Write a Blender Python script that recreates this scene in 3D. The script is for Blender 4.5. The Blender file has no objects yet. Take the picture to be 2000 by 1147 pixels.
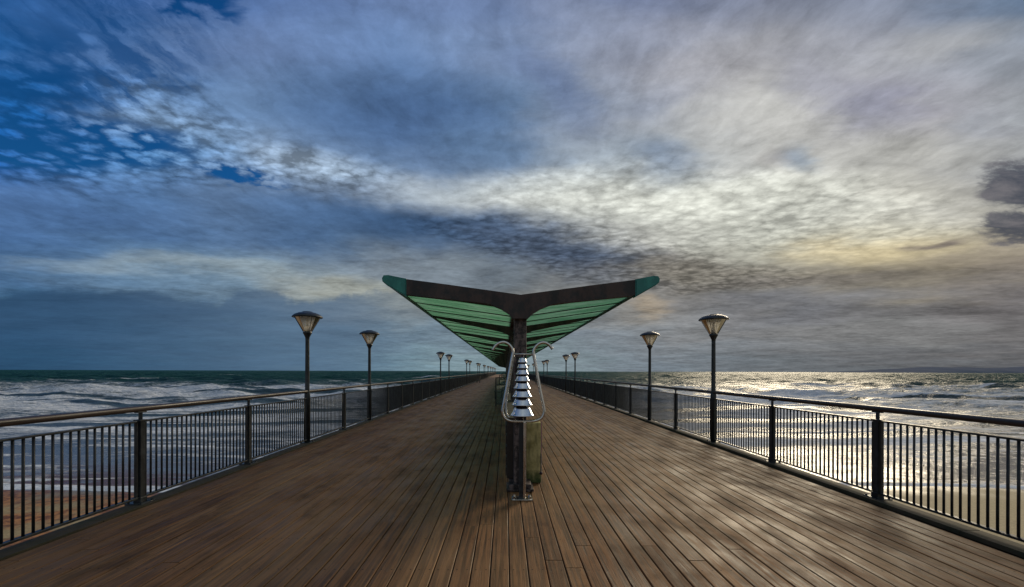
import bpy, bmesh, math, random
import numpy as np
from mathutils import Vector, Matrix
random.seed(7); rng = np.random.default_rng(7)
SC = bpy.context.scene; COL = SC.collection
R = math.radians; PI = math.pi

# ------------------------------------------------------------------ camera
F = 800.0; HX, HY = 987.0, 725.0          # focal length / vanishing point in photo pixels (2000 wide)
EYE = 1.6
cam_d = bpy.data.cameras.new('camera'); cam = bpy.data.objects.new('camera', cam_d); COL.objects.link(cam)
cam_d.sensor_width = 36; cam_d.lens = 36 * F / 2000
cam_d.shift_x = (1000 - HX) / 2000; cam_d.shift_y = (HY - 573.5) / 2000
cam_d.clip_start = 0.05; cam_d.clip_end = 60000
cam.location = (0, 0, EYE); cam.rotation_euler = (R(90), R(-0.17), 0)
SC.camera = cam
SC.view_settings.view_transform = 'Standard'; SC.view_settings.look = 'None'
SC.view_settings.exposure = 0.0; SC.view_settings.gamma = 1.0
SC.view_settings.use_curve_mapping = False
SC.cycles.max_bounces = 6; SC.cycles.transparent_max_bounces = 16
SC.cycles.sample_clamp_indirect = 4.0

SUN_AZ, SUN_EL = R(35), R(19)             # azimuth clockwise from +Y (the way the pier runs)

# ------------------------------------------------------------------ node helper
def lin(c):
    return tuple(((v/255)/12.92 if v/255 <= .04045 else ((v/255+.055)/1.055)**2.4) for v in c) + (1.0,)
class NT:
    def __init__(s, tree): s.t = tree; s.n = tree.nodes; s.n.clear()
    def add(s, typ, **kw):
        n = s.n.new(typ)
        for k, v in kw.items(): setattr(n, k, v)
        return n
    def put(s, sock, v):
        if v is None: return
        if isinstance(v, bpy.types.NodeSocket): s.t.links.new(v, sock)
        else:
            try: sock.default_value = v
            except Exception: sock.default_value = (v, v, v)
    def m(s, op, a, b=None, c=None, clamp=False):
        n = s.add('ShaderNodeMath', operation=op); n.use_clamp = clamp
        s.put(n.inputs[0], a); s.put(n.inputs[1], b); s.put(n.inputs[2], c); return n.outputs[0]
    def v(s, op, a, b=None):
        n = s.add('ShaderNodeVectorMath', operation=op); s.put(n.inputs[0], a)
        if op == 'SCALE': s.put(n.inputs[3], b)
        else: s.put(n.inputs[1], b)
        return n.outputs['Value'] if op in ('LENGTH', 'DOT_PRODUCT', 'DISTANCE') else n.outputs[0]
    def xyz(s, x, y, z):
        n = s.add('ShaderNodeCombineXYZ')
        for i, q in enumerate((x, y, z)): s.put(n.inputs[i], q)
        return n.outputs[0]
    def sep(s, v):
        n = s.add('ShaderNodeSeparateXYZ'); s.put(n.inputs[0], v); return n.outputs
    def noise(s, vec, scale=1, detail=4, rough=.5, dist=0, color=False, lac=2.0):
        n = s.add('ShaderNodeTexNoise'); s.put(n.inputs['Vector'], vec)
        s.put(n.inputs['Scale'], scale); s.put(n.inputs['Detail'], detail)
        s.put(n.inputs['Roughness'], rough); s.put(n.inputs['Distortion'], dist); s.put(n.inputs['Lacunarity'], lac)
        return n.outputs['Color'] if color else n.outputs[0]
    def mr(s, x, a, b, c=0.0, d=1.0, kind='SMOOTHSTEP'):
        n = s.add('ShaderNodeMapRange', interpolation_type=kind); n.clamp = True
        for k, q in zip(('Value', 'From Min', 'From Max', 'To Min', 'To Max'), (x, a, b, c, d)): s.put(n.inputs[k], q)
        return n.outputs[0]
    def mix(s, f, a, b, mode='MIX'):
        n = s.add('ShaderNodeMix', data_type='RGBA', blend_type=mode); n.clamp_factor = True
        s.put(n.inputs['Factor'], f); s.put(n.inputs[6], a); s.put(n.inputs[7], b); return n.outputs[2]
    def ramp(s, f, stops, mode='LINEAR'):
        n = s.add('ShaderNodeValToRGB'); cr = n.color_ramp; cr.interpolation = mode
        while len(cr.elements) < len(stops): cr.elements.new(0.5)
        for e, (p, c) in zip(cr.elements, stops): e.position = p; e.color = c
        s.put(n.inputs[0], f); return n.outputs[0]
    def bump(s, h, strength=.5, dist=.01, normal=None):
        n = s.add('ShaderNodeBump'); s.put(n.inputs['Height'], h); s.put(n.inputs['Strength'], strength)
        s.put(n.inputs['Distance'], dist); s.put(n.inputs['Normal'], normal); return n.outputs[0]
    def attr(s, name):
        return s.add('ShaderNodeAttribute', attribute_name=name).outputs['Fac']
    def pos(s): return s.add('ShaderNodeNewGeometry').outputs['Position']
    def map(s, v, loc=(0,0,0), rot=(0,0,0), scale=(1,1,1)):
        n = s.add('ShaderNodeMapping'); s.put(n.inputs[0], v)
        n.inputs[1].default_value = loc; n.inputs[2].default_value = rot; n.inputs[3].default_value = scale
        return n.outputs[0]

# ------------------------------------------------------------------ world: clear Nishita sky behind layered cloud
world = bpy.data.worlds.new('World'); SC.world = world; world.use_nodes = True
w = NT(world.node_tree)
WS = 0.1
sky = w.add('ShaderNodeTexSky', sky_type='NISHITA'); sky.sun_disc = False
sky.sun_elevation = SUN_EL; sky.sun_rotation = SUN_AZ; sky.air_density = 1.3; sky.dust_density = .3; sky.ozone_density = 3
gen = w.add('ShaderNodeTexCoord').outputs['Generated']
D = w.v('NORMALIZE', gen)
dx, dy, dz = w.sep(D)
az = w.m('ARCTAN2', dx, dy)
caz = w.m('MAXIMUM', w.m('COSINE', az), 0.3)
hyp = w.m('SQRT', w.m('ADD', w.m('MULTIPLY', dx, dx), w.m('MULTIPLY', dy, dy)))
elt = w.m('DIVIDE', dz, w.m('MAXIMUM', w.m('MULTIPLY', hyp, caz), .02))    # height in the sky, bands run level across the view
zz = w.m('ADD', w.m('MAXIMUM', dz, 0.0), 0.09)
P = w.xyz(w.m('DIVIDE', dx, zz), w.m('DIVIDE', dy, zz), 0.0)              # a flat cloud deck overhead
Q0 = w.xyz(az, elt, 0.0)
wa = w.v('SUBTRACT', w.noise(P, .9, 5, .55, color=True), (.5, .5, .5))
wb = w.v('SUBTRACT', w.noise(w.map(Q0, (3, 1, 0), (0, 0, 0), (4, 11, 1)), 1, 5, .6, color=True), (.5, .5, .5))
Q = w.v('ADD', w.v('ADD', Q0, w.v('MULTIPLY', wa, (.26, .15, 0))), w.v('MULTIPLY', wb, (.16, .06, 0)))
qx, qy, _ = w.sep(Q)
def A(px): return math.atan2(px - HX, F)
def B(py): return (HY - py) / F
XS = [0, 250, 500, 750, 1000, 1250, 1500, 1750, 2000]
ROWS = [
 (722, [(42,84,116),(60,97,128),(78,108,134),(112,135,152),(132,146,156),(116,123,136),(106,108,116),(100,100,107),(92,90,96)]),
 (650, [(52,88,124),(68,98,130),(88,114,140),(108,126,145),(112,122,138),(126,129,139),(122,121,128),(122,119,123),(114,109,113)]),
 (595, [(56,86,118),(66,92,124),(94,114,138),(128,134,142),(128,128,132),(136,130,130),(114,112,120),(114,110,114),(110,104,108)]),
 (530, [(72,102,142),(98,122,152),(116,134,156),(122,130,145),(106,112,124),(116,112,114),(132,124,118),(144,131,117),(132,120,114)]),
 (455, [(64,94,140),(76,104,146),(84,107,144),(76,97,128),(88,99,122),(156,152,154),(170,165,157),(192,176,150),(160,147,134)]),
 (385, [(74,104,154),(80,110,156),(108,128,164),(146,157,180),(190,189,192),(190,189,191),(188,184,182),(184,176,172),(140,134,134)]),
 (315, [(16,76,144),(78,118,168),(124,143,176),(98,118,152),(118,132,158),(154,158,170),(178,173,175),(168,163,164),(146,144,150)]),
 (220, [(22,78,140),(92,121,166),(102,126,165),(84,109,150),(94,115,150),(150,152,168),(174,169,173),(158,153,166),(146,146,156)]),
 (110, [(34,82,140),(76,105,155),(97,117,161),(98,121,165),(112,126,160),(148,148,167),(154,151,162),(146,145,160),(130,132,146)]),
 (0,   [(28,68,120),(58,90,146),(82,106,156),(102,121,165),(102,117,156),(112,120,152),(126,129,151),(126,130,151),(92,106,132)]),
]
fac = w.m('MULTIPLY_ADD', qx, 1/(2*PI), .5)
col = None
for i, (py, cs) in enumerate(ROWS):
    st = [(0.0, lin((142, 146, 154)))] + [((A(x)/(2*PI))+.5, lin(c)) for x, c in zip(XS, cs)] + [(1.0, lin((142, 146, 154)))]
    rc = w.ramp(fac, st)
    col = rc if col is None else w.mix(w.mr(qy, B(ROWS[i-1][0]), B(py)), col, rc)
def blob(px, py, rx, ry, rot=0, src=None, hard=False):
    """soft elliptical patch of sky centred on a direction"""
    n = w.add('ShaderNodeMapping', vector_type='TEXTURE'); w.put(n.inputs[0], src or Q)
    c = math.cos(A(px)); n.inputs[1].default_value = (A(px), B(py), 0)
    n.inputs[2].default_value = (0, 0, R(rot)); n.inputs[3].default_value = (rx/F*c*c, ry/F, 1)
    g = w.add('ShaderNodeTexGradient', gradient_type='SPHERICAL'); w.put(g.inputs[0], n.outputs[0])
    return w.mr(g.outputs['Fac'], 0.0, .45 if hard else .9)
# lesser cloud masses: (x, y, rx, ry, rot, colour, strength) around the dome
for (px, py, rx, ry, rot, c, s) in [
    (770, 235, 380, 130, -6, (68, 92, 134), .85), (960, 290, 190, 60, -8, (84, 108, 145), .6),
    (1290, 322, 125, 66, -14, (100, 116, 146), .9), (1535, 305, 80, 46, -20, (114, 128, 152), .8),
    (1500, 300, 70, 40, 20, (140, 130, 132), .5),
    (800, 436, 520, 84, -8, (56, 78, 112), 1.0), (1090, 486, 320, 62, -9, (72, 82, 104), .95), (590, 425, 200, 50, 0, (66, 92, 132), .6),
    (560, 400, 210, 34, -4, (78, 104, 146), .6),
    (930, 362, 330, 44, 3, (180, 184, 194), .45), (1400, 400, 600, 110, -3, (204, 200, 196), .85), (1500, 230, 330, 110, 24, (178, 173, 174), .55), (1700, 205, 150, 60, 40, (132, 130, 152), .7), (1290, 190, 160, 40, 18, (132, 138, 162), .6), (1080, 170, 200, 60, -35, (92, 108, 148), .6), (1880, 250, 120, 30, 25, (134, 134, 146), .6), (150, 430, 420, 50, -3, (66, 92, 136), .6), (330, 610, 330, 24, 0, (58, 84, 116), .6),
    (620, 330, 210, 45, -9, (150, 163, 186), .7), (300, 255, 230, 70, -14, (130, 152, 186), .45),
    (430, 520, 420, 26, -3, (140, 150, 162), .7), (700, 560, 250, 36, -6, (160, 158, 152), .7),
    (1290, 585, 90, 26, 0, (166, 146, 128), .6), (1700, 480, 260, 40, 4, (198, 178, 146), .7),
    (1300, 520, 230, 36, -2, (120, 112, 106), .8), (1600, 545, 430, 20, 2, (112, 104, 102), .7),
    (1840, 470, 110, 14, 10, (120, 108, 106), .9),
    (1180, 60, 300, 90, -30, (128, 134, 160), .5), (1620, 190, 120, 130, 40, (136, 134, 154), .6),
    (1850, 90, 260, 60, 25, (160, 156, 160), .5), (1380, 150, 200, 80, 10, (166, 160, 168), .5),
    (1500, 640, 420, 26, 0, (132, 128, 132), .6), (1780, 690, 500, 24, 0, (98, 96, 102), .4),
    (200, 45, 240, 60, -30, (44, 84, 140), .5),
    ]:
    col = w.mix(w.m('MULTIPLY', blob(px, py, rx, ry, rot), s), col, lin(c))
# grain of the cloud deck
def cen(x, k, f=None):
    q = w.m('MULTIPLY', w.m('SUBTRACT', x, .5), k)
    return q if f is None else w.m('MULTIPLY', q, f)
pw = w.v('ADD', P, w.v('SCALE', w.v('SUBTRACT', w.noise(P, 6, 5, .65, color=True), (.5, .5, .5)), .16))
n1 = w.noise(P, 1.7, 9, .62, .25)
n2 = w.noise(w.map(P, (2, 5, 0), (0, 0, R(22)), (9, 13, 1)), 1, 5, .6, .4)
n3 = w.noise(w.map(P, (1, 2, 0), (0, 0, R(-8)), (6.5, 1.6, 1)), 1, 8, .66, .7)
n3b = w.noise(w.map(pw, (8, 2, 0), (0, 0, R(28)), (15, 5, 1)), 1, 6, .62, .4)
n4 = w.noise(w.map(Q0, (1, 9, 0), (0, 0, R(-1)), (5, 30, 1)), 1, 8, .62, .3)
n5 = w.noise(w.map(P, (7, 1, 0), (0, 0, R(-15)), (26, 34, 1)), 1, 3, .6, .3)
n6 = w.noise(w.map(P, (4, 4, 0), (0, 0, R(30)), (3.4, 4.8, 1)), 1, 10, .72, .4)
vor = w.add('ShaderNodeTexVoronoi', feature='SMOOTH_F1'); w.put(vor.inputs['Vector'], w.map(pw, (0, 0, 0), (0, 0, R(20)), (14, 21, 1)))
vor.inputs['Scale'].default_value = 1.0; vor.inputs['Smoothness'].default_value = .25
puff = w.m('SUBTRACT', 1.0, w.m('MULTIPLY', vor.outputs['Distance'], 1.15))
puff = w.m('ADD', w.m('MULTIPLY', puff, .62), w.m('MULTIPLY', n2, .38))
hi = w.mr(elt, .20, .45)
cells = w.m('MAXIMUM', w.m('MAXIMUM', blob(190, 260, 460, 150, -14, hard=True), blob(560, 330, 400, 80, -8)), w.m('MULTIPLY', blob(1330, 400, 620, 120, -3, hard=True), .42))
cells = w.m('MAXIMUM', cells, w.m('MULTIPLY', blob(1150, 490, 480, 70, -8, hard=True), .7))
cells = w.m('MAXIMUM', cells, w.mr(elt, .15, .5, .16, .11))
e = w.m('ADD', cen(n1, 1.15), cen(n6, 1.2))
e = w.m('ADD', e, cen(puff, 2.3, cells))
e = w.m('ADD', e, cen(n5, 1.3, cells))
e = w.m('ADD', e, cen(n3, .30, hi))
e = w.m('ADD', e, cen(n3b, .65, hi))
e = w.m('ADD', e, cen(n4, 1.1, w.m('MULTIPLY', w.m('SUBTRACT', 1.0, w.mr(elt, .15, .45)), w.mr(elt, 0, .12, .4, 1.0))))
e = w.m('MAXIMUM', w.m('ADD', e, w.mr(elt, .12, .4, 1.05, 1.19)), .58)
col = w.v('MULTIPLY', w.v('SCALE', col, e), (.99, 1.055, .985))
# low bank of cumulus along the left horizon and its soft top edge
top = w.m('ADD', w.m('MULTIPLY', w.noise(w.xyz(w.m('MULTIPLY', az, 11), w.m('MULTIPLY', elt, 9), 3.0), 1, 6, .6), .14), .115)
bank = w.m('MULTIPLY', w.mr(w.m('SUBTRACT', elt, top), -.016, .008, 1, 0), w.mr(az, -.42, -.12, .72, 0))
col = w.mix(bank, col, w.v('SCALE', w.mix(w.mr(az, -.9, -.4), lin((46, 76, 108)), lin((82, 106, 132))), w.m('ADD', w.m('MULTIPLY', w.m('SUBTRACT', n4, .5), .5), 1.0)))
# dark ragged cloud low on the right
rg = w.m('MAXIMUM', blob(2015, 366, 170, 95, 14, src=Q0), blob(2000, 440, 160, 60, -6, src=Q0))
nr = w.noise(w.map(Q0, (3, 3, 0), (0, 0, 0), (20, 26, 1)), 1, 7, .62, .3)
rg = w.mr(w.m('ADD', w.m('MULTIPLY', rg, 1.3), w.m('MULTIPLY', w.m('SUBTRACT', nr, .52), w.m('MINIMUM', w.m('MULTIPLY', rg, 9.0), 3.2))), .25, .95)
col = w.mix(w.m('MULTIPLY', rg, .9), col, w.v('SCALE', w.mix(w.mr(nr, .42, .72), lin((60, 66, 80)), lin((108, 106, 112))), 1.0))
# holes that show the clear sky
hole = w.m('MULTIPLY', w.m('MAXIMUM', w.m('MAXIMUM', blob(60, 285, 420, 75, -13, hard=True), blob(440, 355, 130, 22, -8, hard=True)),
      w.m('MAXIMUM', blob(375, 20, 130, 50, -40, hard=True), w.m('MULTIPLY', blob(30, 150, 260, 200, -40), .9))),
      w.mr(w.m('ADD', w.m('MULTIPLY', puff, .65), w.m('ADD', w.m('MULTIPLY', n1, .2), w.m('MULTIPLY', n5, .15))), .38, .60, 1, 0))
hole = w.m('MAXIMUM', hole, w.m('MULTIPLY', w.m('MULTIPLY', blob(60, 70, 560, 230, -30, hard=True), w.mr(w.m('ADD', w.m('MULTIPLY', n3b, .6), w.m('MULTIPLY', n3, .4)), .40, .58, 1, 0)), .75))
clear = w.mix(1.0, sky.outputs[0], (.05, .33, .68, 1), 'MULTIPLY')
cl = w.v('SCALE', col, 1/WS)
final = w.mix(hole, cl, clear)
bg = w.add('ShaderNodeBackground'); w.put(bg.inputs[0], final); bg.inputs[1].default_value = WS
w.t.links.new(bg.outputs[0], w.add('ShaderNodeOutputWorld').inputs[0])

sun_d = bpy.data.lights.new('sun', 'SUN'); sun = bpy.data.objects.new('sun', sun_d); COL.objects.link(sun)
sun_d.energy = 2.15; sun_d.angle = R(22); sun_d.color = (1.0, .84, .60)
sd = Vector((math.sin(SUN_AZ)*math.cos(SUN_EL), math.cos(SUN_AZ)*math.cos(SUN_EL), math.sin(SUN_EL)))
sun.rotation_euler = sd.to_track_quat('Z', 'Y').to_euler()

# ------------------------------------------------------------------ materials
def mat(name):
    m = bpy.data.materials.new(name); m.use_nodes = True; return m, NT(m.node_tree)
def finish(m, t, base, rough=.5, metal=0.0, normal=None, spec=None, extra=None):
    b = t.add('ShaderNodeBsdfPrincipled'); t.put(b.inputs['Base Color'], base); t.put(b.inputs['Roughness'], rough)
    t.put(b.inputs['Metallic'], metal); t.put(b.inputs['Normal'], normal)
    if spec is not None: t.put(b.inputs['Specular IOR Level'], spec)
    for k, v in (extra or {}).items(): t.put(b.inputs[k], v)
    t.t.links.new(b.outputs[0], t.add('ShaderNodeOutputMaterial').inputs[0]); return m
def mat_wood():
    m, t = mat('weathered_deck_boards'); p = t.pos(); g = t.add('ShaderNodeNewGeometry').outputs['Random Per Island']
    off = t.m('MULTIPLY', g, 37.0); pp = t.v('ADD', p, t.xyz(0.0, off, off))
    grain = t.noise(t.map(pp, scale=(34, 1.1, 4)), 1, 7, .65, .6)
    fine = t.noise(t.map(pp, scale=(150, 5, 8)), 1, 4, .6)
    blot = t.noise(p, .55, 6, .6); blot2 = t.noise(t.map(p, scale=(1, .5, 1)), 2.6, 6, .65)
    lane = t.noise(t.xyz(t.m('MULTIPLY', t.m('FLOOR', t.m('DIVIDE', t.m('ADD', t.sep(p)[0], 4.22), .152)), 5.37), t.m('MULTIPLY', g, .25), 0.0), 1, 2, .5)
    tone = t.ramp(lane, [(.25, (.125, .052, .021, 1)), (.42, (.18, .080, .030, 1)), (.58, (.23, .108, .041, 1)), (.75, (.33, .172, .070, 1))])
    c = t.mix(t.mr(grain, .38, .62), t.v('SCALE', tone, .38), t.v('SCALE', tone, 1.35))
    c = t.mix(t.mr(blot, .35, .7, 0, .5), c, (.32, .175, .075, 1))
    c = t.mix(t.mr(blot2, .52, .72, 0, .6), c, (.06, .034, .021, 1))
    speck = t.mr(t.noise(p, 60, 2, .5), .68, .76)
    c = t.mix(t.m('MULTIPLY', speck, .35), c, (.42, .36, .28, 1))
    px, py, _z = t.sep(p)
    worn = t.mr(t.noise(t.map(p, scale=(1.1, .12, 1)), 1, 5, .62), .48, .66)
    c = t.mix(t.m('MULTIPLY', worn, .45), c, t.mix(grain, (.22, .115, .045, 1), (.44, .265, .125, 1)))
    u = t.m('SUBTRACT', t.m('FRACT', t.m('DIVIDE', t.m('ADD', px, 4.22), .152)), .5)
    su = t.m('SUBTRACT', t.m('ABSOLUTE', u), .27); sv = t.m('SUBTRACT', t.m('FRACT', t.m('DIVIDE', py, .6)), .5)
    rr = t.m('SQRT', t.m('ADD', t.m('POWER', t.m('MULTIPLY', su, .152), 2.0), t.m('POWER', t.m('MULTIPLY', sv, .6), 2.0)))
    c = t.mix(t.mr(rr, .0075, .005), c, (.012, .010, .009, 1))
    hgt = t.m('ADD', t.m('MULTIPLY', grain, .9), t.m('MULTIPLY', fine, .5))
    rgh = t.mr(t.m('ADD', t.m('MULTIPLY', blot2, .6), t.m('MULTIPLY', grain, .4)), .35, .65, .44, .82)
    return finish(m, t, c, rgh, 0, t.bump(hgt, .9, .004), spec=.2)
def mat_moss_strip():
    m, t = mat('mossy_edge_timber'); p = t.pos()
    a = t.noise(p, 3.5, 7, .65); b = t.noise(t.map(p, scale=(20, 2, 3)), 1, 5, .6)
    c = t.mix(t.mr(a, .35, .62), (.050, .046, .018, 1), (.095, .066, .036, 1)); c = t.mix(t.mr(b, .3, .7, 0, .5), c, (.028, .022, .012, 1))
    return finish(m, t, c, .85, 0, t.bump(t.m('ADD', a, b), .6, .01))
def mat_paint(name, c, c2, rough=.38, sc=14, bumpy=.15):
    m, t = mat(name); p = t.add('ShaderNodeTexCoord').outputs['Object']
    a = t.noise(p, sc, 6, .65); b = t.noise(t.map(p, scale=(1, 1, .25)), sc*.5, 4, .6)
    cc = t.mix(t.mr(t.m('MULTIPLY', a, t.m('MULTIPLY', b, 2.0)), .38, .68), c + (1,), c2 + (1,))
    return finish(m, t, cc, t.mr(a, .3, .7, rough-.08, rough+.18), 0, t.bump(a, bumpy, .004))
def mat_handrail():
    m, t = mat('handrail_timber'); p = t.pos()
    a = t.noise(t.map(p, scale=(20, 1.2, 20)), 1, 6, .65)
    c = t.mix(t.mr(a, .3, .7), (.022, .015, .012, 1), (.075, .048, .036, 1))
    return finish(m, t, c, t.mr(a, .3, .7, .3, .55), 0, t.bump(a, .4, .004))
def mat_steel():
    m, t = mat('polished_stainless_steel'); p = t.add('ShaderNodeTexCoord').outputs['Object']
    a = t.noise(t.map(p, scale=(30, 30, 8)), 1, 5, .6)
    return finish(m, t, t.mix(a, (.52, .50, .46, 1), (.74, .72, .68, 1)), t.mr(a, .3, .7, .14, .32), 1.0)
def mat_chrome():
    m, t = mat('chromed_bell_metal'); p = t.add('ShaderNodeTexCoord').outputs['Object']
    a = t.noise(p, 30, 4, .6)
    return finish(m, t, t.mix(a, (.62, .66, .74, 1), (.82, .85, .90, 1)), t.mr(a, .3, .7, .05, .16), 1.0)
def mat_roof():
    m, t = mat('green_canopy_sheet'); p = t.pos()
    a = t.noise(t.map(p, scale=(1.2, 6, 1)), 1, 6, .65); b = t.noise(p, 14, 4, .6)
    px = t.sep(p)[1]
    saw = t.m('PINGPONG', px, .06)
    c = t.mix(t.mr(a, .3, .7), (.38, .68, .46, 1), (.72, .92, .74, 1)); c = t.mix(t.mr(b, .5, .8, 0, .5), c, (.10, .26, .15, 1))
    c = t.mix(t.mr(t.noise(t.map(p, scale=(.8, 9, 1)), 1, 4, .6), .5, .68, 0, .55), c, (.16, .36, .24, 1))
    nrm = t.bump(t.m('ADD', t.m('MULTIPLY', saw, 8.0), t.m('MULTIPLY', a, .4)), .5, .02)
    d = t.add('ShaderNodeBsdfDiffuse'); t.put(d.inputs[0], c); t.put(d.inputs['Normal'], nrm)
    tr = t.add('ShaderNodeBsdfTranslucent'); t.put(tr.inputs[0], c)
    gl = t.add('ShaderNodeBsdfGlossy'); t.put(gl.inputs[0], (.6, .8, .7, 1)); gl.inputs['Roughness'].default_value = .3; t.put(gl.inputs['Normal'], nrm)
    mx = t.add('ShaderNodeMixShader'); mx.inputs[0].default_value = .85; t.put(mx.inputs[1], d.outputs[0]); t.put(mx.inputs[2], tr.outputs[0])
    m2 = t.add('ShaderNodeMixShader'); m2.inputs[0].default_value = .08; t.put(m2.inputs[1], mx.outputs[0]); t.put(m2.inputs[2], gl.outputs[0])
    t.t.links.new(m2.outputs[0], t.add('ShaderNodeOutputMaterial').inputs[0]); return m
def mat_glass(name, tint, f):
    m, t = mat(name); p = t.add('ShaderNodeTexCoord').outputs['Object']
    a = t.noise(p, 9, 5, .6)
    tr = t.add('ShaderNodeBsdfTransparent'); tr.inputs[0].default_value = tint + (1,)
    gl = t.add('ShaderNodeBsdfGlossy'); gl.inputs['Roughness'].default_value = .08
    df = t.add('ShaderNodeBsdfTranslucent'); df.inputs[0].default_value = (.96, .93, .86, 1)
    fr = t.add('ShaderNodeFresnel'); fr.inputs[0].default_value = 1.45
    m1 = t.add('ShaderNodeMixShader'); t.put(m1.inputs[0], t.m('MULTIPLY', t.mr(a, .3, .7, .6, 1.3), f)); t.put(m1.inputs[1], tr.outputs[0]); t.put(m1.inputs[2], df.outputs[0])
    m2 = t.add('ShaderNodeMixShader'); t.put(m2.inputs[0], fr.outputs[0]); t.put(m2.inputs[1], m1.outputs[0]); t.put(m2.inputs[2], gl.outputs[0])
    t.t.links.new(m2.outputs[0], t.add('ShaderNodeOutputMaterial').inputs[0]); return m
def mat_block():
    m, t = mat('mossy_rendered_block'); p = t.pos(); z = t.sep(p)[2]
    a = t.noise(p, 9, 7, .65); b = t.noise(t.map(p, scale=(1, 1, .2)), 22, 4, .6)
    c = t.mix(t.mr(a, .3, .7), (.34, .28, .10, 1), (.62, .52, .24, 1))
    c = t.mix(t.mr(b, .45, .7, 0, .6), c, (.10, .09, .035, 1))
    moss = t.mr(t.m('ADD', z, t.m('MULTIPLY', a, .35)), .20, .42, 1, 0)
    c = t.mix(moss, c, (.045, .075, .018, 1))
    return finish(m, t, c, .85, 0, t.bump(a, .5, .01))
def mat_sand():
    m, t = mat('wet_beach_sand'); p = t.pos(); x, y, z = t.sep(p)
    a = t.noise(p, .35, 6, .6); b = t.noise(p, 9, 5, .7); k = t.noise(p, 2.2, 5, .7)
    red = t.m('MULTIPLY', t.mr(x, -6, -16), t.mr(a, .38, .58))
    c = t.mix(t.mr(b, .3, .7), (.30, .22, .10, 1), (.46, .35, .17, 1))
    c = t.mix(red, c, t.mix(t.mr(k, .4, .6), (.14, .045, .016, 1), (.46, .20, .06, 1)))
    wet = t.mr(t.m('ADD', z, t.m('MULTIPLY', a, .2)), -4.95, -4.78, 1, 0)
    c = t.mix(t.m('MULTIPLY', wet, .55), c, (.07, .055, .03, 1))
    return finish(m, t, c, t.mr(wet, 0, 1, .8, .3), 0, t.bump(t.m('ADD', b, t.m('MULTIPLY', k, .6)), .5, .03))
def mat_sea():
    m, t = mat('sea_water'); p = t.pos(); x, y, z = t.sep(p)
    fm, dp = t.attr('foam'), t.attr('depth')
    n1 = t.noise(t.map(p, scale=(.5, 1, 1)), .22, 9, .66, .5); n2 = t.noise(t.map(p, scale=(.55, 1, 1)), 1.3, 7, .7, .9)
    n3 = t.noise(t.map(p, scale=(.35, 1, 1)), .05, 5, .6)
    fn = t.m('ADD', t.m('ADD', t.m('MULTIPLY', n1, .45), t.m('MULTIPLY', n2, .35)), t.m('MULTIPLY', n3, .20))
    foam = t.mr(t.m('ADD', fn, t.m('MULTIPLY', t.m('SUBTRACT', fm, .5), .50)), .46, .62)
    foam = t.m('MULTIPLY', foam, t.mr(fm, .02, .12))
    deep = t.mix(t.mr(n3, .35, .65), (.008, .050, .048, 1), (.018, .075, .062, 1))
    mid = t.mix(n1, (.03, .06, .075, 1), (.07, .10, .11, 1))
    c = t.mix(t.mr(dp, .35, 1.0), mid, deep)
    shal = t.mix(t.mr(x, -10, 8), (.20, .22, .26, 1), (.34, .29, .23, 1))
    c = t.mix(t.mr(dp, .0, .35), shal, c)
    # sand stirred up close in on the left
    stir = t.m('MULTIPLY', t.m('MULTIPLY', t.mr(x, -12, -20), t.mr(dp, .11, .03)), t.mr(t.noise(t.map(p, scale=(.35, 1, 1)), .5, 5, .6), .46, .56))
    c = t.mix(stir, c, (.13, .055, .028, 1))
    c = t.mix(foam, c, t.mix(t.mr(n2, .3, .7), (.40, .45, .50, 1), (.84, .86, .88, 1)))
    dist = t.v('LENGTH', p)
    w1 = t.noise(t.map(p, scale=(.6, 1, 1)), 1.6, 6, .62, .4); w2 = t.noise(t.map(p, scale=(.55, 1, 1)), .35, 6, .62, .3); w3 = t.noise(t.map(p, scale=(.5, 1, 1)), .07, 5, .6)
    near = t.mr(y, 24, 70, .10, 1.0)
    h = t.m('ADD', t.m('MULTIPLY', t.m('MULTIPLY', w1, near), .35), t.m('ADD', t.m('MULTIPLY', t.m('MULTIPLY', w2, near), 2.4), t.m('MULTIPLY', t.m('MULTIPLY', w3, t.mr(y, 60, 250)), 9.0)))
    h = t.m('ADD', h, t.m('MULTIPLY', foam, t.m('MULTIPLY', n2, .12)))
    body = t.add('ShaderNodeBsdfDiffuse'); t.put(body.inputs[0], c)
    rg = t.mix(foam, t.mix(t.mr(dp, .05, .5), (.14, .14, .14, 1), (.30, .30, .30, 1)), (.85, .85, .85, 1))
    nb = t.bump(h, .9, 1.0); t.put(body.inputs['Normal'], nb)
    finish(m, t, c, rg, 0, nb, spec=.2, extra={'IOR': 1.333})
    pr = next(n for n in t.n if n.type == 'BSDF_PRINCIPLED'); out = next(n for n in t.n if n.type == 'OUTPUT_MATERIAL')
    mx = t.add('ShaderNodeMixShader'); t.put(mx.inputs[0], t.mr(y, 50, 300, .0, .72)); t.put(mx.inputs[1], pr.outputs[0]); t.put(mx.inputs[2], body.outputs[0])
    t.t.links.new(mx.outputs[0], out.inputs[0]); return m

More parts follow.
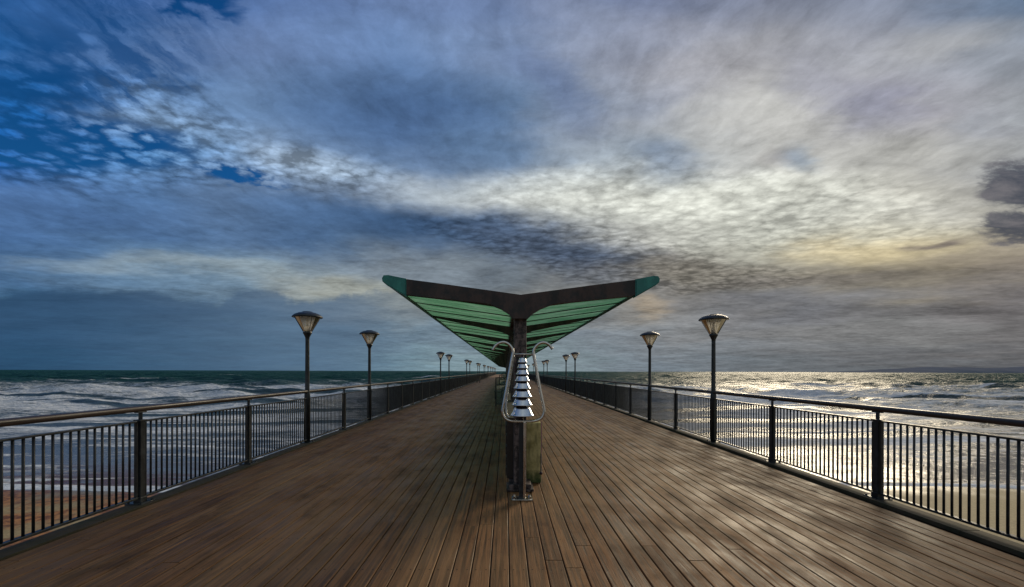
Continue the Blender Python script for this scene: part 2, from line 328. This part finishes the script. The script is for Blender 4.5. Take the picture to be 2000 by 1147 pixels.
M = dict(wood=mat_wood(), strip=mat_moss_strip(), black=mat_paint('black_railing_paint', (.012, .015, .018), (.035, .042, .045)),
    rail=mat_handrail(), steel=mat_steel(), chrome=mat_chrome(), roof=mat_roof(), block=mat_block(),
    rust=mat_paint('peeling_dark_beam_paint', (.009, .008, .009), (.060, .038, .033), .5, 7, .4),
    column=mat_paint('mottled_column_paint', (.014, .010, .010), (.16, .12, .11), .55, 22, .5),
    teal=mat_paint('teal_end_cap_paint', (.015, .17, .15), (.035, .26, .22), .4, 9),
    brass=mat_paint('dull_trim', (.10, .085, .04), (.05, .04, .02), .5, 9),
    lampglass=mat_glass('frosted_lamp_glass', (.97, .95, .90), .72), pane=mat_glass('screen_glass', (.72, .82, .80), .12),
    lampin=mat_paint('lamp_holder', (.03, .03, .032), (.05, .05, .05)), bulb=mat_paint('white_lamp_tube', (.7, .68, .62), (.6, .58, .52), .3),
    cord=mat_paint('pink_cord', (.30, .12, .16), (.22, .10, .12), .8, 40), rubber=mat_paint('dark_mallet', (.02, .006, .010), (.04, .012, .018), .5, 30),
    bench=mat_paint('dark_bench_timber', (.035, .024, .018), (.08, .055, .04), .6, 10), under=mat_paint('underdeck_steel', (.010, .009, .008), (.02, .017, .014), .8, 4),
    sand=mat_sand(), sea=mat_sea())

# ------------------------------------------------------------------ mesh helpers
def link(name, me, material=None, parent=None, smooth=False):
    o = bpy.data.objects.new(name, me); COL.objects.link(o)
    if material: me.materials.append(material)
    if parent is not None: o.parent = parent
    if smooth: me.shade_smooth()
    return o
def tag(o, label=None, cat=None, group=None, kind=None):
    for k, v in (('label', label), ('category', cat), ('group', group), ('kind', kind)):
        if v: o[k] = v
    return o
def empty(name, loc, label, cat, group=None):
    o = bpy.data.objects.new(name, None); COL.objects.link(o); o.location = loc; o.empty_display_size = .2
    return tag(o, label, cat, group)
def dup(root, loc, label, group=None):
    r = root.copy(); COL.objects.link(r); r.location = loc; r['label'] = label
    if group: r['group'] = group
    for ch in list(root.children):
        c = ch.copy(); COL.objects.link(c); c.parent = r
        for g in list(ch.children):
            d = g.copy(); COL.objects.link(d); d.parent = c
    return r
class MB:
    def __init__(s): s.b = bmesh.new()
    def box(s, c, d, bevel=0, rot=None):
        r = bmesh.ops.create_cube(s.b, size=1); vs = r['verts']
        for v in vs: v.co = Vector((v.co.x*d[0], v.co.y*d[1], v.co.z*d[2]))
        if bevel:
            es = list({e for v in vs for e in v.link_edges})
            rr = bmesh.ops.bevel(s.b, geom=es, offset=bevel, segments=2, affect='EDGES', profile=.6)
            vs = list({v for f in rr['faces'] for v in f.verts} | {v for v in vs if v.is_valid})
        for v in vs:
            if rot: v.co = rot @ v.co
            v.co += Vector(c)
        return s
    def tube(s, pts, rad, seg=10, cap=True):
        pts = [Vector(p) for p in pts]; rings = []; n = len(pts)
        rads = rad if isinstance(rad, (list, tuple)) else [rad]*n
        up = Vector((0, 1, 0)) if abs((pts[-1]-pts[0]).normalized().y) < .8 else Vector((1, 0, 0))
        for i, p in enumerate(pts):
            t = (pts[min(i+1, n-1)] - pts[max(i-1, 0)]).normalized()
            a = t.cross(up).normalized(); b = t.cross(a).normalized()
            rings.append([s.b.verts.new(p + (a*math.cos(2*PI*k/seg) + b*math.sin(2*PI*k/seg))*rads[i]) for k in range(seg)])
        for r0, r1 in zip(rings, rings[1:]):
            for k in range(seg): s.b.faces.new((r0[k], r0[(k+1) % seg], r1[(k+1) % seg], r1[k]))
        if cap: s.b.faces.new(rings[0][::-1]); s.b.faces.new(rings[-1])
        return s
    def lathe(s, prof, c=(0, 0, 0), seg=24, closed=False):
        rings = []
        for r, z in prof:
            if r < 1e-5: rings.append([s.b.verts.new((c[0], c[1], c[2]+z))])
            else: rings.append([s.b.verts.new((c[0]+r*math.cos(2*PI*k/seg), c[1]+r*math.sin(2*PI*k/seg), c[2]+z)) for k in range(seg)])
        for a, b in zip(rings, rings[1:]):
            for k in range(seg):
                q = [a[k % len(a)], a[(k+1) % len(a)], b[(k+1) % len(b)], b[k % len(b)]]
                u = []
                for v in q:
                    if v not in u: u.append(v)
                if len(u) > 2: s.b.faces.new(u)
        return s
    def prism(s, poly, y0, y1):
        """poly: (x, z) outline, extruded along y"""
        a = [s.b.verts.new((x, y0, z)) for x, z in poly]; b = [s.b.verts.new((x, y1, z)) for x, z in poly]
        s.b.faces.new(a); s.b.faces.new(b[::-1]); n = len(poly); s.b.normal_update()
        for i in range(n): s.b.faces.new((a[i], b[i], b[(i+1) % n], a[(i+1) % n]))
        return s
    def mesh(s, name):
        bmesh.ops.recalc_face_normals(s.b, faces=s.b.faces)
        me = bpy.data.meshes.new(name); s.b.to_mesh(me); s.b.free(); return me
    def obj(s, name, material, parent=None, smooth=False):
        return link(name, s.mesh(name), material, parent, smooth)
def np_mesh(name, co, quads, attrs=None):
    me = bpy.data.meshes.new(name); n = len(co); f = len(quads)
    me.vertices.add(n); me.vertices.foreach_set('co', co.astype(np.float32).ravel())
    me.loops.add(f*4); me.loops.foreach_set('vertex_index', quads.astype(np.int32).ravel())
    me.polygons.add(f); me.polygons.foreach_set('loop_start', np.arange(0, f*4, 4, dtype=np.int32))
    me.polygons.foreach_set('use_smooth', np.zeros(f, dtype=bool))
    me.update(calc_edges=True)
    for k, v in (attrs or {}).items():
        a = me.attributes.new(k, 'FLOAT', 'POINT'); a.data.foreach_set('value', v.astype(np.float32).ravel())
    return me
def grid_quads(nr, nc):
    i = np.arange(nr-1)[:, None]*nc + np.arange(nc-1)[None, :]
    return np.stack([i, i+1, i+nc+1, i+nc], -1).reshape(-1, 4)

# ------------------------------------------------------------------ setting: sea and beach
SEA = -5.0
def build_sea():
    ys = [17.0]
    while ys[-1] < 16000:
        y = ys[-1]; ys.append(y + max(.07, y*.0055 if y < 1500 else y*.02))
    ys = np.array(ys); a = np.linspace(-1.65, 1.65, 760)
    Y = np.repeat(ys[:, None], len(a), 1); X = a[None, :]*(Y+20)
    r = np.random.default_rng(3)
    Z = np.zeros_like(X); slope = np.zeros_like(X)
    gap = np.maximum(.0055*Y, .0044*(Y+20)); gap = np.where(Y > 1500, .02*Y, gap)
    amp_zone = np.interp(Y, [17, 26, 40, 60, 100, 300, 2000], [.0, .01, .06, .25, .8, 1.0, 1.3])
    for k in range(64):
        L = 1.2*(40/1.2)**(k/63.0)
        th = r.normal(0, .5); kx, ky = math.sin(th)*2*PI/L, math.cos(th)*2*PI/L
        am = .019*L**1.0*r.uniform(.5, 1.2)/2.2
        fade = np.clip((L/(gap*2.6))-.6, 0, 1)
        ph = kx*X + ky*Y + r.uniform(0, 2*PI)
        s = np.sin(ph); Z += am*fade*(s - .25*np.cos(2*ph))*amp_zone
    # breaking swells: (distance, height, x centre, half length)
    foam = np.interp(Y, [17, 26, 36, 50, 75, 110, 170, 220, 270, 350, 3000], [.26, .36, .42, .50, .66, .70, .58, .34, .12, .04, .02])
    foam = foam + .10*np.sin(X*.021+Y*.013+1.3)*np.sin(Y*.05-X*.006) - np.clip((X-30)/400, 0, .10)*(Y > 60)
    waves = [(101, 1.15, -150, 50), (270, 1.9, -235, 52), (262, 1.5, -330, 45), (230, 1.3, -70, 34), (205, 1.1, -20, 20), (150, .9, -110, 40), (128, .8, -60, 30),
             (84, .5, -62, 26), (66, .35, -45, 22), (118, .95, 62, 16), (132, .9, 84, 9), (100, 1.15, 104, 22), (97, .9, 132, 10), (160, .9, 60, 26), (210, 1.2, 150, 40),
             (180, 1.0, 230, 34), (74, .4, 50, 22), (58, .28, 34, 20), (300, 1.3, 210, 60), (340, 1.2, -90, 60), (380, 1.2, 60, 70), (430, 1.3, -330, 70), (50, .18, -34, 22), (44, .12, 36, 20), (90, .5, -95, 24)]
    for i, (yc, h, xc, hl) in enumerate(waves):
        line = yc + .05*yc*np.sin(X/(yc*.30)+i) + .02*yc*np.sin(X/(yc*.09)+2*i)
        env = np.clip(1.25-((X-xc)/hl)**2, 0, 1)**.8*(1+.25*np.sin(X/(yc*.05)+i))
        d = (Y-line)/(.032*yc+1.0)                        # minus = shore side
        prof = np.where(d < 0, np.exp(-(d/.38)**2), np.exp(-(d/1.5)**2))
        Z += h*.62*env*prof
        foam += env*(.75*np.exp(-((d+.02)/.12)**2) - .62*np.exp(-((d+.55)/.42)**2) + .28*np.exp(-((d+2.3)/1.0)**2))
    # thin lapping lines close to the beach
    for i, yc in enumerate([23.6, 25.4, 28.3, 31.0, 35.5, 40.0, 46.0]):
        line = yc + .7*np.sin(X*.11+i*1.7) + .35*np.sin(X*.31+i)
        d = (Y-line); Z += .014*(1+.3*i)*(1+.8*np.sin(X*.35+i*2.1)*np.sin(X*.13+i))*np.exp(-(d/(.35+.08*i))**2)
        foam += np.where(X < 0, .30, .06)*np.exp(-((d-.05)/(.22+.05*i))**2)*(.6+.4*np.sin(X*.23+i*2))
    shore = shoreline(X)
    foam += np.where(X < 0, .8, .25)*np.exp(-((Y-shore-.35)/.42)**2)
    dp = np.interp(Y-shore, [0, 4, 20, 60, 200, 400], [0, .06, .22, .45, .8, 1.0])
    co = np.stack([X, Y, SEA+Z], -1).reshape(-1, 3)
    me = np_mesh('sea', co, grid_quads(*X.shape), {'foam': np.clip(foam, 0, 1), 'depth': dp})
    o = link('sea', me, M['sea'], smooth=True); tag(o, kind='structure')
def shoreline(X):
    return 23.2 + .9*np.sin(X*.075+.5) + .35*np.sin(X*.23+2) - np.clip(X, 0, 60)*.02
def build_beach():
    xs = np.linspace(-420, 420, 560); xs = np.sign(xs)*(np.abs(xs)/420)**1.6*420
    ys = np.concatenate([np.linspace(-160, 8, 40), np.linspace(9, 60, 240)])
    X, Y = np.meshgrid(xs, ys); s = shoreline(X)
    Z = SEA + .030*(s-Y) + .006*np.sin(X*1.3+Y*.8)*np.sin(X*.6-Y*1.1)
    Z = np.where(Y < s-12, np.minimum(Z, SEA+.36+.004*(s-12-Y)), Z)
    me = np_mesh('beach', np.stack([X, Y, Z], -1).reshape(-1, 3), grid_quads(*X.shape))
    tag(link('beach', me, M['sand'], smooth=True), kind='structure')
build_sea(); build_beach()
def build_headland():
    xs = np.linspace(5400, 9800, 120); ys = np.linspace(6000, 7400, 24)
    X, Y = np.meshgrid(xs, ys)
    u = (X-5400)/4400; v = (Y-6000)/1400
    Z = -8 + 120*np.clip(u*2.2, 0, 1)**.7*np.sin(PI*v)**.6*(.75+.15*np.sin(X*.003)+.08*np.sin(X*.011+1)+.04*np.sin(Y*.02+X*.017))
    me = np_mesh('hills', np.stack([X, Y, Z], -1).reshape(-1, 3), grid_quads(*X.shape))
    m, t = mat('haze_tinted_headland'); p = t.pos(); a = t.noise(p, .004, 6, .6)
    finish(m, t, t.mix(a, (.16, .17, .20, 1), (.22, .23, .26, 1)), 1.0, spec=0)  # distance haze is put into this pale grey-blue base colour
    tag(link('hills', me, m, smooth=True), kind='structure')
build_headland()

# ------------------------------------------------------------------ setting: the pier deck
XL, XR = -4.38, 4.72; BAY = 2.07; Y_POST = 4.92; PIER_END = 196.0; CX = .20
def build_deck():
    pitch, gapw = .152, .009
    x = XL+.16; boxes = []
    while x + pitch < XR-.14:
        y = -2.6 - random.random()*3.6
        while y < PIER_END:
            L = 7.2 if random.random() < .7 else 5.4
            if y > 60: L *= 3
            boxes.append((x+gapw/2, x+pitch-gapw/2, y, min(y+L-.005, PIER_END), random.uniform(-.0025, .0015)))
            y += L
        x += pitch
    b = np.array(boxes); n = len(b); be = .005
    x0, x1, y0, y1, dz = b.T
    V = np.zeros((n, 12, 3)); 
    sec = [(x0, -.045), (x0, -be), (x0+be, 0), (x1-be, 0), (x1, -be), (x1, -.045)]
    for k, (xx, z) in enumerate(sec):
        V[:, k] = np.stack([xx, y0, z+dz], -1); V[:, k+6] = np.stack([xx, y1, z+dz], -1)
    q = [[k, k+1, k+7, k+6] for k in range(5)] + [[1, 4, 3, 2], [0, 5, 4, 1], [7, 8, 9, 10], [6, 7, 10, 11]]
    F_ = (np.arange(n)[:, None, None]*12 + np.array(q)[None]).reshape(-1, 4)
    o = link('pier_deck', np_mesh('pier_deck', V.reshape(-1, 3), F_), M['wood']); tag(o, kind='structure')
    s = MB()
    for sx, e in ((XL, -1), (XR, 1)):
        y = -3.0
        while y < PIER_END:
            L = random.uniform(3.2, 4.0); s.box((sx-e*.040, y+L/2, -.012+random.uniform(-.002, .002)), (.210, L-.006, .05), .004)
            y += L
    tag(s.obj('edge_boards', M['strip']), kind='structure')
    u = MB().box(((XL+XR)/2, PIER_END/2-2, -.10), (XR-XL+.10, PIER_END+2, .09)).box((XL+.02, PIER_END/2-2, -.32), (.12, PIER_END+2, .34)).box((XR-.02, PIER_END/2-2, -.32), (.12, PIER_END+2, .34))  # full-width near-black sheet stands in for shade below the gaps, plus side beams
    tag(u.obj('dark_sheet_and_beams', M['under']), kind='structure')
    p = MB()
    for k in range(20):
        for sx in (XL+.8, XR-.8):
            p.tube([(sx, 3+k*10, -7.5), (sx, 3+k*10, -.50)], .28, 14)
        p.box(((XL+XR)/2, 3+k*10, -.40), (XR-XL-.6, .4, .26))
    tag(p.obj('pier_piles', M['under']), kind='structure')
build_deck()

# ------------------------------------------------------------------ railings
LAMP_BAYS = set()
for q in range(10):
    LAMP_BAYS |= {2+9*q, 4+9*q}
N_BAY = int((PIER_END-5.2)/BAY)
ROWS_ = {'left': (XL, 4.92, 2.07), 'right': (XR, 5.19, 2.05)}
def railing(side):
    X, Y_POST, BAY = ROWS_[side]
    r = empty('railing', (X, 0, 0), 'black baluster railing with round timber handrail along the %s edge of the pier' % side, 'railing')
    # post, panel and their shared meshes
    pm = MB().box((0, 0, .50), (.066, .072, .98), .006).box((0, 0, .995), (.092, .098, .022), .004).box((0, 0, .012), (.20, .20, .018), .004).box((0, 0, .05), (.088, .094, .06), .006)
    for a in (-1, 1):
        for b in (-1, 1): pm.tube([(a*.075, b*.075, .02), (a*.075, b*.075, .036)], .012, 8)
    pm.tube([(0, 0, 1.0), (0, 0, 1.085)], .020, 8).box((0, 0, 1.095), (.05, .12, .014), .003)
    pmesh = pm.mesh('post'); pmesh.materials.append(M['black'])
    rail = MB(); y0 = Y_POST - 3*BAY - .4
    ys = list(np.arange(y0, 40, 2.07)) + list(np.arange(42, PIER_END+1, 8.0)) + [PIER_END]
    rail.tube([(0, y, 1.136) for y in ys], .036, 14)
    rail.obj('handrail', M['rail'], r, smooth=True)
    bm_ = MB().tube([(0, 0, .086), (0, 0, .975)], .0115, 8); bmesh_b = bm_.mesh('baluster'); bmesh_b.materials.append(M['black']); bmesh_b.shade_smooth()
    pnl = MB().box((0, BAY/2, .985), (.052, BAY-.11, .022), .004).box((0, BAY/2, .075), (.052, BAY-.11, .026), .004)
    pnl.box((0, .062, .53), (.035, .010, .88)).box((0, BAY-.062, .53), (.035, .010, .88))
    panel_mesh = pnl.mesh('panel'); panel_mesh.materials.append(M['black'])
    nb = 23; step = (BAY-.124)/(nb+1)
    allb = MB()
    for i in range(nb): allb.tube([(0, .062+step*(i+1), .086), (0, .062+step*(i+1), .974)], .0115, 6)
    allmesh = allb.mesh('balusters'); allmesh.materials.append(M['black'])
    for k in range(-2, N_BAY):
        y = Y_POST + k*BAY
        if k not in LAMP_BAYS:
            o = link('post', pmesh, None, r); o.location = (0, y, 0)
    for k in range(-2, N_BAY-1):
        y = Y_POST + k*BAY
        p = link('panel', panel_mesh, None, r); p.location = (0, y, 0)
        if -1 <= k < 3:
            for i in range(nb):
                o = link('baluster', bmesh_b, None, p); o.location = (0, .062+step*(i+1), 0)
        elif k >= 3:
            o = link('balusters', allmesh, None, p); o['kind'] = 'stuff'
    return r
railing('left'); railing('right')

# ------------------------------------------------------------------ lamp posts standing in the railing line
ORD = ['nearest', 'second', 'third', 'fourth', 'fifth', 'sixth', 'seventh', 'eighth', 'ninth', 'tenth', 'eleventh', 'twelfth', 'thirteenth', 'fourteenth', 'fifteenth', 'sixteenth', 'seventeenth', 'eighteenth', 'nineteenth', 'twentieth']
def lamp(loc, label):
    t = empty('lamp_post', loc, label, 'lamp post', 'lamp posts along the pier')
    b = MB().box((0, 0, .011), (.22, .22, .018), .004)
    for a in (-1, 1):
        for c in (-1, 1): b.tube([(a*.085, c*.085, .02), (a*.085, c*.085, .04)], .012, 8)
    b.obj('base_plate', M['black'], t)
    MB().lathe([(0, .02), (.062, .02), (.061, 1.03), (.058, 1.09), (.047, 1.14), (.045, 1.6), (.042, 2.28), (.046, 2.33), (.078, 2.40), (.092, 2.42), (.092, 2.455), (.07, 2.46), (0, 2.46)], seg=20).obj('pole', M['black'], t, True)
    g = MB().lathe([(.088, 2.462), (.275, 2.785)], seg=28).obj('glass_cone', M['lampglass'], t, True)
    MB().lathe([(.0, 2.755), (.302, 2.765), (.316, 2.775), (.308, 2.795), (.26, 2.838), (.18, 2.872), (.11, 2.888), (.10, 2.900), (0, 2.902)], seg=32).obj('cap', M['black'], t, True)
    h = MB().lathe([(0, 2.46), (.058, 2.46), (.05, 2.50), (.032, 2.56), (.03, 2.60), (0, 2.60)], seg=16)
    h.obj('lamp_holder', M['lampin'], t, True)
    MB().lathe([(0, 2.6), (.022, 2.6), (.022, 2.72), (0, 2.735)], seg=12).obj('bulb', M['bulb'], t, True)
    ribs = MB()
    for k in range(4):
        a = PI/4 + k*PI/2; ribs.tube([(.094*math.cos(a), .094*math.sin(a), 2.46), (.276*math.cos(a), .276*math.sin(a), 2.775)], .006, 6)
    ribs.obj('glass_stays', M['black'], t)
    return t
first = None
for side, (X, Y_POST, BAY) in ROWS_.items():
    n = 0
    for k in sorted(LAMP_BAYS):
        if k >= N_BAY: continue
        lb = 'black domed lamp post on the %s railing, %s from the camera' % (side, 'nearest one' if n == 0 else ORD[n]+' along')
        loc = (X, Y_POST+k*BAY, 0)
        if first is None: first = lamp(loc, lb)
        else: dup(first, loc, lb)
        n += 1

# ------------------------------------------------------------------ the winged canopy
CY0 = 5.42; CSP = 3.5; NC = 30; CEND = CY0 + CSP*(NC-1)
def zt(u): return 2.60 + .245*abs(u)/1.80       # top of the wing at sideways distance u
cp = empty('canopy', (CX, CY0, 0), 'long butterfly shaped canopy with green underside on a single row of columns', 'canopy')
for s in (-1, 1):
    poly = [(s*.012, zt(0)-.035), (s*1.79, zt(1.79)-.035), (s*1.79, zt(1.79)-.014), (s*.012, zt(0)-.014)]
    MB().prism(poly, .10, CEND-CY0-.06).obj('roof_sheet', M['roof'], cp)
    MB().prism([(s*1.794, zt(1.8)-.085), (s*1.835, zt(1.8)-.065), (s*1.84, zt(1.8)+.0), (s*1.794, zt(1.8)+.002)], .085, CEND-CY0-.06).obj('edge_beam', M['rust'], cp)
MB().prism([(-.09, 2.55), (.09, 2.55), (.11, 2.606), (-.11, 2.606)], .10, CEND-CY0-.06).obj('gutter', M['rust'], cp)
def arm_poly(front):
    L = [(-1.50, zt(1.5)-.002)] + [(u, zt(u)+.002) for u in (-1.0, -.5, 0, .5, 1.0)] + [(1.50, zt(1.5)-.002)]
    lo = [(1.50, 2.60), (1.0, 2.545), (.52, 2.495), (.40, 2.475), (.26, 2.42), (.15, 2.35), (.09, 2.29), (-.09, 2.29), (-.15, 2.35), (-.26, 2.42), (-.40, 2.475), (-.52, 2.495), (-1.0, 2.545), (-1.50, 2.60)]
    return L + lo
am = MB().prism(arm_poly(True), -.05, .05); bmesh.ops.triangulate(am.b, faces=[f for f in am.b.faces if len(f.verts) > 4]); arm_mesh = am.mesh('arm'); arm_mesh.materials.append(M['rust'])
def cap_mesh(s):
    b = MB().prism([(s*1.502, zt(1.5)+.004), (s*1.74, zt(1.74)+.018), (s*1.80, zt(1.8)+.006), (s*1.822, zt(1.8)-.03), (s*1.815, zt(1.8)-.075), (s*1.77, zt(1.8)-.115), (s*1.502, 2.575)], -.062, .062)
    bmesh.ops.bevel(b.b, geom=[e for e in b.b.edges if abs((e.verts[0].co-e.verts[1].co).normalized().y) < .1], offset=.012, segments=2, affect='EDGES')
    m = b.mesh('end_cap'); m.materials.append(M['teal']); return m
caps = {s: cap_mesh(s) for s in (-1, 1)}
arm2 = MB()
arm2.prism([(-1.78, zt(1.78)-.04), (0, 2.55), (1.78, zt(1.78)-.04), (1.78, zt(1.78)-.075), (.52, 2.50), (.40, 2.475), (.26, 2.42), (.15, 2.39), (.09, 2.35), (-.09, 2.35), (-.15, 2.39), (-.26, 2.44), (-.40, 2.475), (-.52, 2.50), (-1.78, zt(1.78)-.075)], -.045, .045)
bmesh.ops.triangulate(arm2.b, faces=[f for f in arm2.b.faces if len(f.verts) > 4]); arm2_mesh = arm2.mesh('arm'); arm2_mesh.materials.append(M['rust'])
colm = MB().box((0, 0, 1.20), (.17, .17, 2.24), .012).box((0, 0, .06), (.30, .30, .06), .01).box((0, 0, .02), (.36, .36, .03), .004)
col_mesh = colm.mesh('column'); col_mesh.materials.append(M['column'])
ribm = MB()
ribm.prism([(-1.78, zt(1.78)-.04), (0, 2.55), (1.78, zt(1.78)-.04), (1.78, zt(1.78)-.052), (0, 2.535), (-1.78, zt(1.78)-.052)], -.016, .016)
bmesh.ops.triangulate(ribm.b, faces=[f for f in ribm.b.faces if len(f.verts) > 4]); rib_mesh = ribm.mesh('rib'); rib_mesh.materials.append(M['rust'])
for i in range(NC):
    y = i*CSP
    a = link('arm', arm_mesh if i == 0 else arm2_mesh, None, cp); a.location = (0, y, 0)
    if i == 0:
        for s in (-1, 1): link('end_cap', caps[s], None, a)
    c = link('column', col_mesh, None, cp); c.location = (0, y+.16 if i == 0 else y, .005)
    if i < NC-1:
        for k in (1, 2, 3):
            rb = link('rib', rib_mesh, None, cp); rb.location = (0, y+k*CSP/4, 0)
# low dark partition that runs down the middle between the columns
pt = empty('centre_partition', (CX, CY0+.30, 0), 'low dark timber partition running down the middle of the pier between the columns', 'partition')
pb = MB().box((-.075, 1.66, .50), (.20, 3.26, .82), .01).box((-.075, 1.66, .925), (.25, 3.30, .04), .006)
for k in range(5): pb.box((-.182, 1.66, .18+.15*k), (.02, 3.2, .11), .003).box((.032, 1.66, .18+.15*k), (.02, 3.2, .11), .003)
for y in (.1, 3.2): pb.box((-.075, y, .05), (.14, .1, .10), .004)
pmesh_ = pb.mesh('panel'); pmesh_.materials.append(M['bench'])
for i in range(NC-1):
    o = link('panel', pmesh_, None, pt); o.location = (0, i*CSP, 0)

# mossy block beside the first column
mb = MB().box((0, 0, .43), (.22, .30, .86), .02); o = mb.obj('block', M['block']); o.location = (.405, 5.98, .005)
tag(o, 'weathered yellowish block with mossy foot beside the first canopy column', 'block')

# ------------------------------------------------------------------ bell instrument
def ipt(px, py, Yd=5.12): return ((px-HX)/F*Yd, Yd, EYE+(HY-py)/F*Yd)
IX, IY = .213, 5.12
bi = empty('bell_instrument', (IX, IY, 0), 'steel framed outdoor musical instrument with a stack of chrome bells', 'instrument')
def rel(px, py, dy=0): p = ipt(px, py); return (p[0]-IX, dy, p[2])
def smooth_path(ctrl, n=8):
    c = [Vector(p) for p in ctrl]; out = []
    for i in range(len(c)-1):
        p0, p1, p2, p3 = c[max(i-1, 0)], c[i], c[i+1], c[min(i+2, len(c)-1)]
        for k in range(n):
            t = k/n
            out.append(.5*((2*p1)+(p2-p0)*t+(2*p0-5*p1+4*p2-p3)*t*t+(3*p1-p0-3*p2+p3)*t**3))
    out.append(c[-1]); return out
left = [(962, 684), (968, 675), (977, 669.5), (986, 669), (994, 673), (1000, 681), (1002, 690), (999, 705), (990, 757), (983, 795), (982, 806), (986, 816), (995, 821.5), (1008, 823)]
right = [(1079, 682), (1073, 674), (1065, 669.5), (1057, 669.5), (1049, 674), (1043, 682), (1042, 691), (1045, 708), (1054, 757), (1062, 795), (1063, 806), (1058, 816), (1048, 821.5), (1034, 823)]
fr = MB().tube(smooth_path([rel(*p) for p in left] + [rel(*p) for p in right[::-1]], 6), .0185, 12)
fr.obj('tube_frame', M['steel'], bi, True)
MB().tube([rel(1003, 692), rel(1042, 692)], .011, 10).obj('cross_bar', M['steel'], bi, True)
MB().tube(smooth_path([rel(1004, 694, .05), rel(998, 730, .06), rel(991, 775, .06), rel(989, 806, .05), rel(996, 816, .03)]), .013, 10).obj('inner_tube', M['steel'], bi, True)
b = MB().box((.0, 0, .49), (.075, .075, .96), .006); b.obj('post', M['black'], bi)
MB().box((.028, -.052, .50), (.032, .024, .94), .004).obj('post_strip', M['steel'], bi)
b = MB().box((0, 0, .012), (.26, .17, .014), .004)
for sx in (-1, 1):
    for sy in (-1, 1): b.tube([(sx*.10, sy*.055, .018), (sx*.10, sy*.055, .045)], .016, 6)
b.obj('base_plate', M['steel'], bi)
MB().tube([(0, .0, .97), (0, .0, 1.80)], .014, 10).obj('spindle', M['rubber'], bi, True)
MB().box((-.01, .075, 1.36), (.13, .012, .84), .004).obj('back_plate', M['rust'], bi)
MB().box((0, 0, .975), (.22, .09, .02), .004).obj('shelf', M['steel'], bi)
for py, wd, hh in ((703.5, 19, 9.5), (714.5, 22, 10), (726, 26, 11), (738.5, 30, 12), (752.5, 34, 13.5), (768, 39, 14.5), (784, 41, 15), (803, 47, 18)):
    z = EYE+(HY-py)/F*IY; rr = wd/2*IY/F; H = hh*1.12/F*IY
    prof = [(0, H*.46), (rr*.46, H*.45), (rr*.60, H*.38), (rr*.70, H*.20), (rr*.80, -H*.08), (rr*.93, -H*.30), (rr, -H*.38), (rr*.985, -H*.44), (rr*.88, -H*.38), (rr*.60, H*.10), (.016, H*.30)]
    bl = MB().lathe(prof, seg=32).obj('bell', M['chrome'], bi, True); bl.location = (0, 0, z)
    MB().tube([(0, 0, H*.44), (0, 0, H*.58)], .018, 12).obj('bell_nut', M['rubber'], bl)
mal = empty('mallet', (ipt(1057, 900)[0], IY-.02, 0), 'small dark mallet hanging on a pink cord from the bell instrument', 'mallet')
zc = EYE+(HY-823)/F*IY; z1 = EYE+(HY-884)/F*IY; z2 = EYE+(HY-926)/F*IY
MB().tube([(.0, .01, zc), (.006, 0, (zc+z1)/2), (0, 0, z1)], .0055, 6).obj('cord', M['cord'], mal)
MB().lathe([(0, z1), (.008, z1-.005), (.008, z2+.035), (.018, z2+.03), (.021, z2+.015), (.015, z2), (0, z2)], seg=12).obj('mallet_head', M['rubber'], mal, True)

# ------------------------------------------------------------------ wind screens under the canopy and benches
def screen(y, label):
    t = empty('wind_screen', (CX, y, 0), label, 'wind screen', 'wind screens under the canopy')
    f = MB()
    for x in (-.62, -.11, .11, .62): f.box((x, 0, .67), (.05, .05, 1.30), .004)
    for z in (.12, .98, 1.30):
        for s in (-1, 1): f.box((s*.365, 0, z), (.458, .04, .04), .004)
    f.obj('frame', M['black'], t)
    for s in (-1, 1): MB().box((s*.365, 0, .55), (.456, .008, .80)).obj('glass_pane', M['pane'], t)
    return t
s0 = screen(18.4, 'dark framed glass wind screen across the canopy columns, the nearest one')
for n, y in enumerate((30.2, 44.2, 60.8, 84.2)): dup(s0, (CX, y, 0), 'dark framed glass wind screen across the canopy columns, %s one along' % ORD[n+1])
def bench(loc, label):
    t = empty('bench', loc, label, 'bench', 'benches facing the sea')
    s = MB(); bk = MB()
    for k in range(4): s.box((-.17+k*.115, 0, .44), (.10, 1.7, .03), .004)
    for k in range(3): bk.box((-.235-.02*k, 0, .56+.13*k), (.025, 1.7, .10), .004)
    s.obj('seat', M['bench'], t); bk.obj('backrest', M['bench'], t)
    for y in (-.7, .7):
        MB().box((-.20, y, .2), (.05, .05, .42), .004).box((.16, y, .2), (.05, .05, .42), .004).box((-.02, y, .405), (.42, .045, .035)).obj('leg', M['black'], t)
    return t
b0 = bench((3.95, 50, 0), 'dark slatted bench near the right railing far along the pier')
b1 = dup(b0, (-3.7, 56, 0), 'dark slatted bench near the left railing far along the pier'); b1.rotation_euler.z = PI
for n, y in enumerate((24.0, 36.0)):
    q = dup(b0, (CX-.62, y, 0), 'dark slatted bench left of the canopy columns, %s one' % ORD[n]); q.rotation_euler.z = PI
    q = dup(b0, (CX+.55, y, 0), 'dark slatted bench right of the canopy columns, %s one' % ORD[n])
